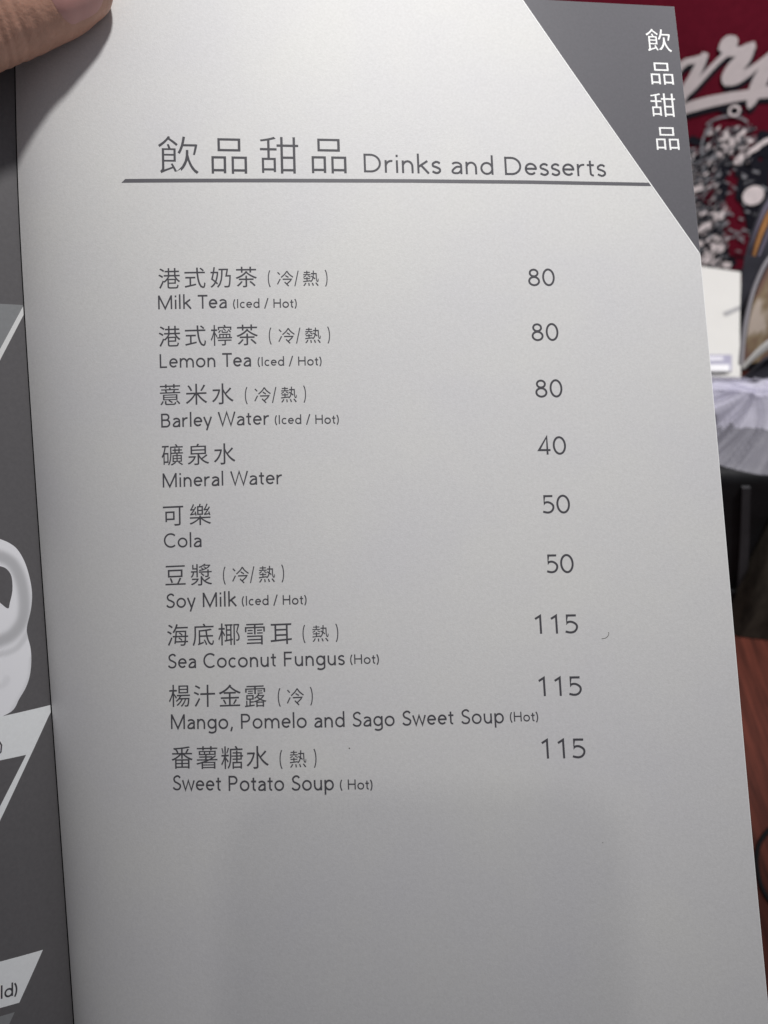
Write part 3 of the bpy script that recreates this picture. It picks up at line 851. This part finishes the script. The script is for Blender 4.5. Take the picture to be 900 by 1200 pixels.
# dark outer cover with printed bands, then the inner food page with a white border
curl('cover', [(902, 222), (889, 248), (880, 275), (872.5, 303), (869, 332), (867.5, 365), (867.5, 400), (868.5, 436)], M_magd, .09, .012, mg)
def band(name, line, wpx, m, back, parent=mg):
    """narrow printed strip along a curve, following the bulge of the page"""
    q = spl(line, 6); v_ = []
    for i, (x, y) in enumerate(q):
        d = (Vector(q[min(i + 1, len(q) - 1)]) - Vector(q[max(0, i - 1)])).normalized()
        w = wpx / 2 if not isinstance(wpx, tuple) else (wpx[0] + (wpx[1] - wpx[0]) * i / (len(q) - 1)) / 2
        for k in (-1, -.5, 0, .5, 1):
            v_.append(on_y(x - d.y * w * k, y + d.x * w * k, YM + back - .012 - .0006 * (1 - k * k)))
    n_ = len(v_)
    f_ = grid_faces(len(q) - 1, 4) + grid_faces(len(q) - 1, 4, n_, True)
    return mesh(name, v_ + [p + Vector((0, .0006, 0)) for p in v_], f_, m, parent, True)
band('cover_band', [(879.5, 300), (884, 278), (892, 255), (901, 239), (912, 225)], (4, 6), M_magv, .006)
band('cover_band', [(883.5, 300), (889.5, 280), (898, 259), (908, 243), (920, 228)], (5, 9), M_mago, .004)
band('cover_band', [(889, 300), (896, 283), (904, 266), (916, 250)], (3, 6), M_magv, .002)
curl('food_page', [(909, 300), (895, 322), (885, 347), (878.5, 374), (874, 404), (871, 428)], food_mat(), .08, .003, mg)
band('page_edge', [(911, 291), (895, 313), (883.5, 339), (876.5, 365), (871.5, 393), (868.5, 428)], (4, 6), mat('magazine_edge', (.46, .44, .46), .35, .4), .0005)
band('page_border', [(930, 392), (905, 402), (893, 410), (881, 420.5), (870.5, 432)], (12, 4), M_magw, -.003)
q = [tomm(*t) + Vector((0, -.008, 0)) for t in ((864, 440), (882, 424.5), (893, 415), (906, 407.5), (935, 396), (1000, 392), (1000, 490), (862, 490))]
q2 = [p + Vector((0, .003, 0)) for p in q]; n = len(q)
mesh('dark_page', q + q2, [tuple(range(n)), tuple(range(2 * n - 1, n - 1, -1))] + [(i, (i + 1) % n, (i + 1) % n + n, i + n) for i in range(n)], M_magd, mg)

# ------------------------------------------------------------------ black things on the table and the plastic bag over them
M_black = mat('black_nylon', (.009, .009, .010), .6, .2, vary=.4, scale=50, bump=.5, bscale=200)
M_olive = mat('dark_olive_cloth', (.040, .034, .026), .75, .2, vary=.8, scale=40, stretch=(3, 1, .6), bump=.6, bscale=120)
M_strap = mat('grey_strap', (.042, .041, .045), .6, .3, vary=.15, scale=200)

YB = on_z(862, 724).y           # near face of the dark case
cs = thing('black_case', (.24, YB + .05, 0), 'black case with a grey webbing strap standing under the plastic bag', 'case')
xr = on_y(885, 650, YB).x
ztop_ = on_y(860, 556, YB).z
v, f = box_vf(xr - .16, xr, YB, YB + .10, .0, ztop_)
bevelled('case_body', v, f, M_black, cs, .008, 4)
def facing_strip(name, pts, m, out=.002):
    q = [on_y(x, y, YB - out) for x, y in pts]; r_ = [p + Vector((0, out + .002, 0)) for p in q]; n_ = len(q)
    return mesh(name, q + r_, [tuple(range(n_)), tuple(range(2 * n_ - 1, n_ - 1, -1))] + [(i, (i + 1) % n_, (i + 1) % n_ + n_, i + n_) for i in range(n_)], m, cs)
facing_strip('strap', [(870, 572), (879.5, 572), (878, 640), (876, 692), (864.5, 690), (867.5, 640)], M_strap)
facing_strip('base_band', [(800, 694), (876, 694), (875, 722), (800, 722)], mat('black_band', (.006, .006, .007), .5, .3), .003)

YJ = on_z(890, 745).y
jk = thing('dark_jacket', (.33, YJ + .06, 0), 'bundled dark olive jacket lying on the wood right of the black case', 'jacket')
v_, f_ = [], []
x0 = on_y(876, 700, YJ).x
nu_, nv2 = 48, 40
for i in range(nu_ + 1):
    t = i / nu_
    for j in range(nv2 + 1):
        s = j / nv2
        a = s * math.pi * .98
        hgt = on_y(900, 560, YJ).z * (1.0 + .1 * math.sin(t * 7))
        ed = min(1, t * 30 + .25) ** .5
        x = x0 + t * .20 + (.012 * (s - .2)) 
        fold = .006 * math.sin(t * 46 + s * 7) + .006 * noise.noise(Vector((t * 9, s * 4, 1)))
        y = YJ + .055 - .055 * ed * math.cos(a) - fold * math.sin(a)
        z = .001 + hgt * ed * math.sin(a) ** .6 + fold * .5 * math.sin(a)
        v_.append(Vector((x, y - t * .03, max(z, .0008))))
b0 = len(v_)
f_ = grid_faces(nu_, nv2)
o = mesh('jacket_cloth', v_, f_, M_olive, jk, True)

# translucent shopping bag, gathered at a knot
def film(clear=.42):
    m = mat('translucent_film', (.78, .765, .88), .42, .4, vary=.06, scale=50)
    nt = m.node_tree; b_ = nt.nodes['Principled BSDF']; out = nt.nodes['Material Output']
    tr = nt.nodes.new('ShaderNodeBsdfTransparent'); tl = nt.nodes.new('ShaderNodeBsdfTranslucent'); tl.inputs[0].default_value = (.70, .68, .80, 1)
    m1 = nt.nodes.new('ShaderNodeMixShader'); m1.inputs[0].default_value = .30
    m2 = nt.nodes.new('ShaderNodeMixShader'); m2.inputs[0].default_value = clear
    nt.links.new(b_.outputs[0], m1.inputs[1]); nt.links.new(tl.outputs[0], m1.inputs[2])
    nt.links.new(m1.outputs[0], m2.inputs[1]); nt.links.new(tr.outputs[0], m2.inputs[2]); nt.links.new(m2.outputs[0], out.inputs[0])
    return m
YP = YB + .060
kn = on_y(887, 447, YP)
pb = thing('plastic_bag', (kn.x, YP, 0.0), 'crumpled translucent lavender white plastic bag with radiating folds over the black case', 'plastic bag')
FR, BK = .066, .020                                        # how far the bag reaches to the front and to the back
zhem = on_y(880, 541, YP - FR).z
def skirt(name, rmax, tmax, off, clear, fine):
    v_, NP_, NR = [], 420, 48
    for i in range(NP_ + 1):
        ph_ = 2 * math.pi * i / NP_
        cx_, sx_ = math.cos(ph_), math.sin(ph_)
        for j in range(NR + 1):
            t = j / NR * tmax * (1 + (.55 if tmax < .5 else .05) * noise.noise(Vector((cx_ * 3.5, sx_ * 3.5, 21))))
            r = .004 + rmax * t ** .75
            sw = .25 * t                                    # folds twist a little as they fall
            c2, s2 = math.cos(ph_ + sw), math.sin(ph_ + sw)
            pl = noise.noise(Vector((c2 * 6, s2 * 6, 3 + t))) + .7 * abs(noise.noise(Vector((c2 * 15, s2 * 15, 9)))) + fine * noise.noise(Vector((c2 * 33, s2 * 33, 1 + t * 2))) + .9 * max(0, math.sin((ph_ + sw) * 17 + 4.5 * noise.noise(Vector((c2 * 3, s2 * 3, 4)))))
            rr = r + .007 * min(1, t * 3) * (noise.noise(Vector((c2 * 2.2, s2 * 2.2, 7))) * 2 + pl * .35) - off
            k_ = (BK if sx_ > 0 else FR) / .09
            zz = kn.z - (kn.z - zhem) * t ** 1.5 + pl * .013 * t ** .6 * (1 - .75 * t ** 4) - .006 * t - off - (.022 * t * sx_ if sx_ > 0 else 0)
            v_.append(Vector((kn.x + 1.25 * rr * cx_, YP + k_ * rr * sx_, zz)))
    mesh(name, v_, grid_faces(NP_, NR), film(clear), pb, True)
skirt('bag_skirt', .086, 1.0, 0.0, .78, .35)
skirt('bag_lining', .082, .52, .004, .62, .5)
v_ = []
for i in range(121):
    ph_ = 2 * math.pi * i / 120
    for j in range(11):
        t = j / 10
        r = .004 + .018 * t + .004 * math.sin(ph_ * 7) * t + .002 * math.sin(ph_ * 17)
        v_.append(Vector((kn.x + .004 + 1.5 * r * math.cos(ph_), YP - .006 + .3 * r * math.sin(ph_), kn.z - .004 + .004 * t + .002 * math.sin(ph_ * 5 + 1) * t)))
mesh('bag_top', v_, grid_faces(120, 10), film(), pb, True)
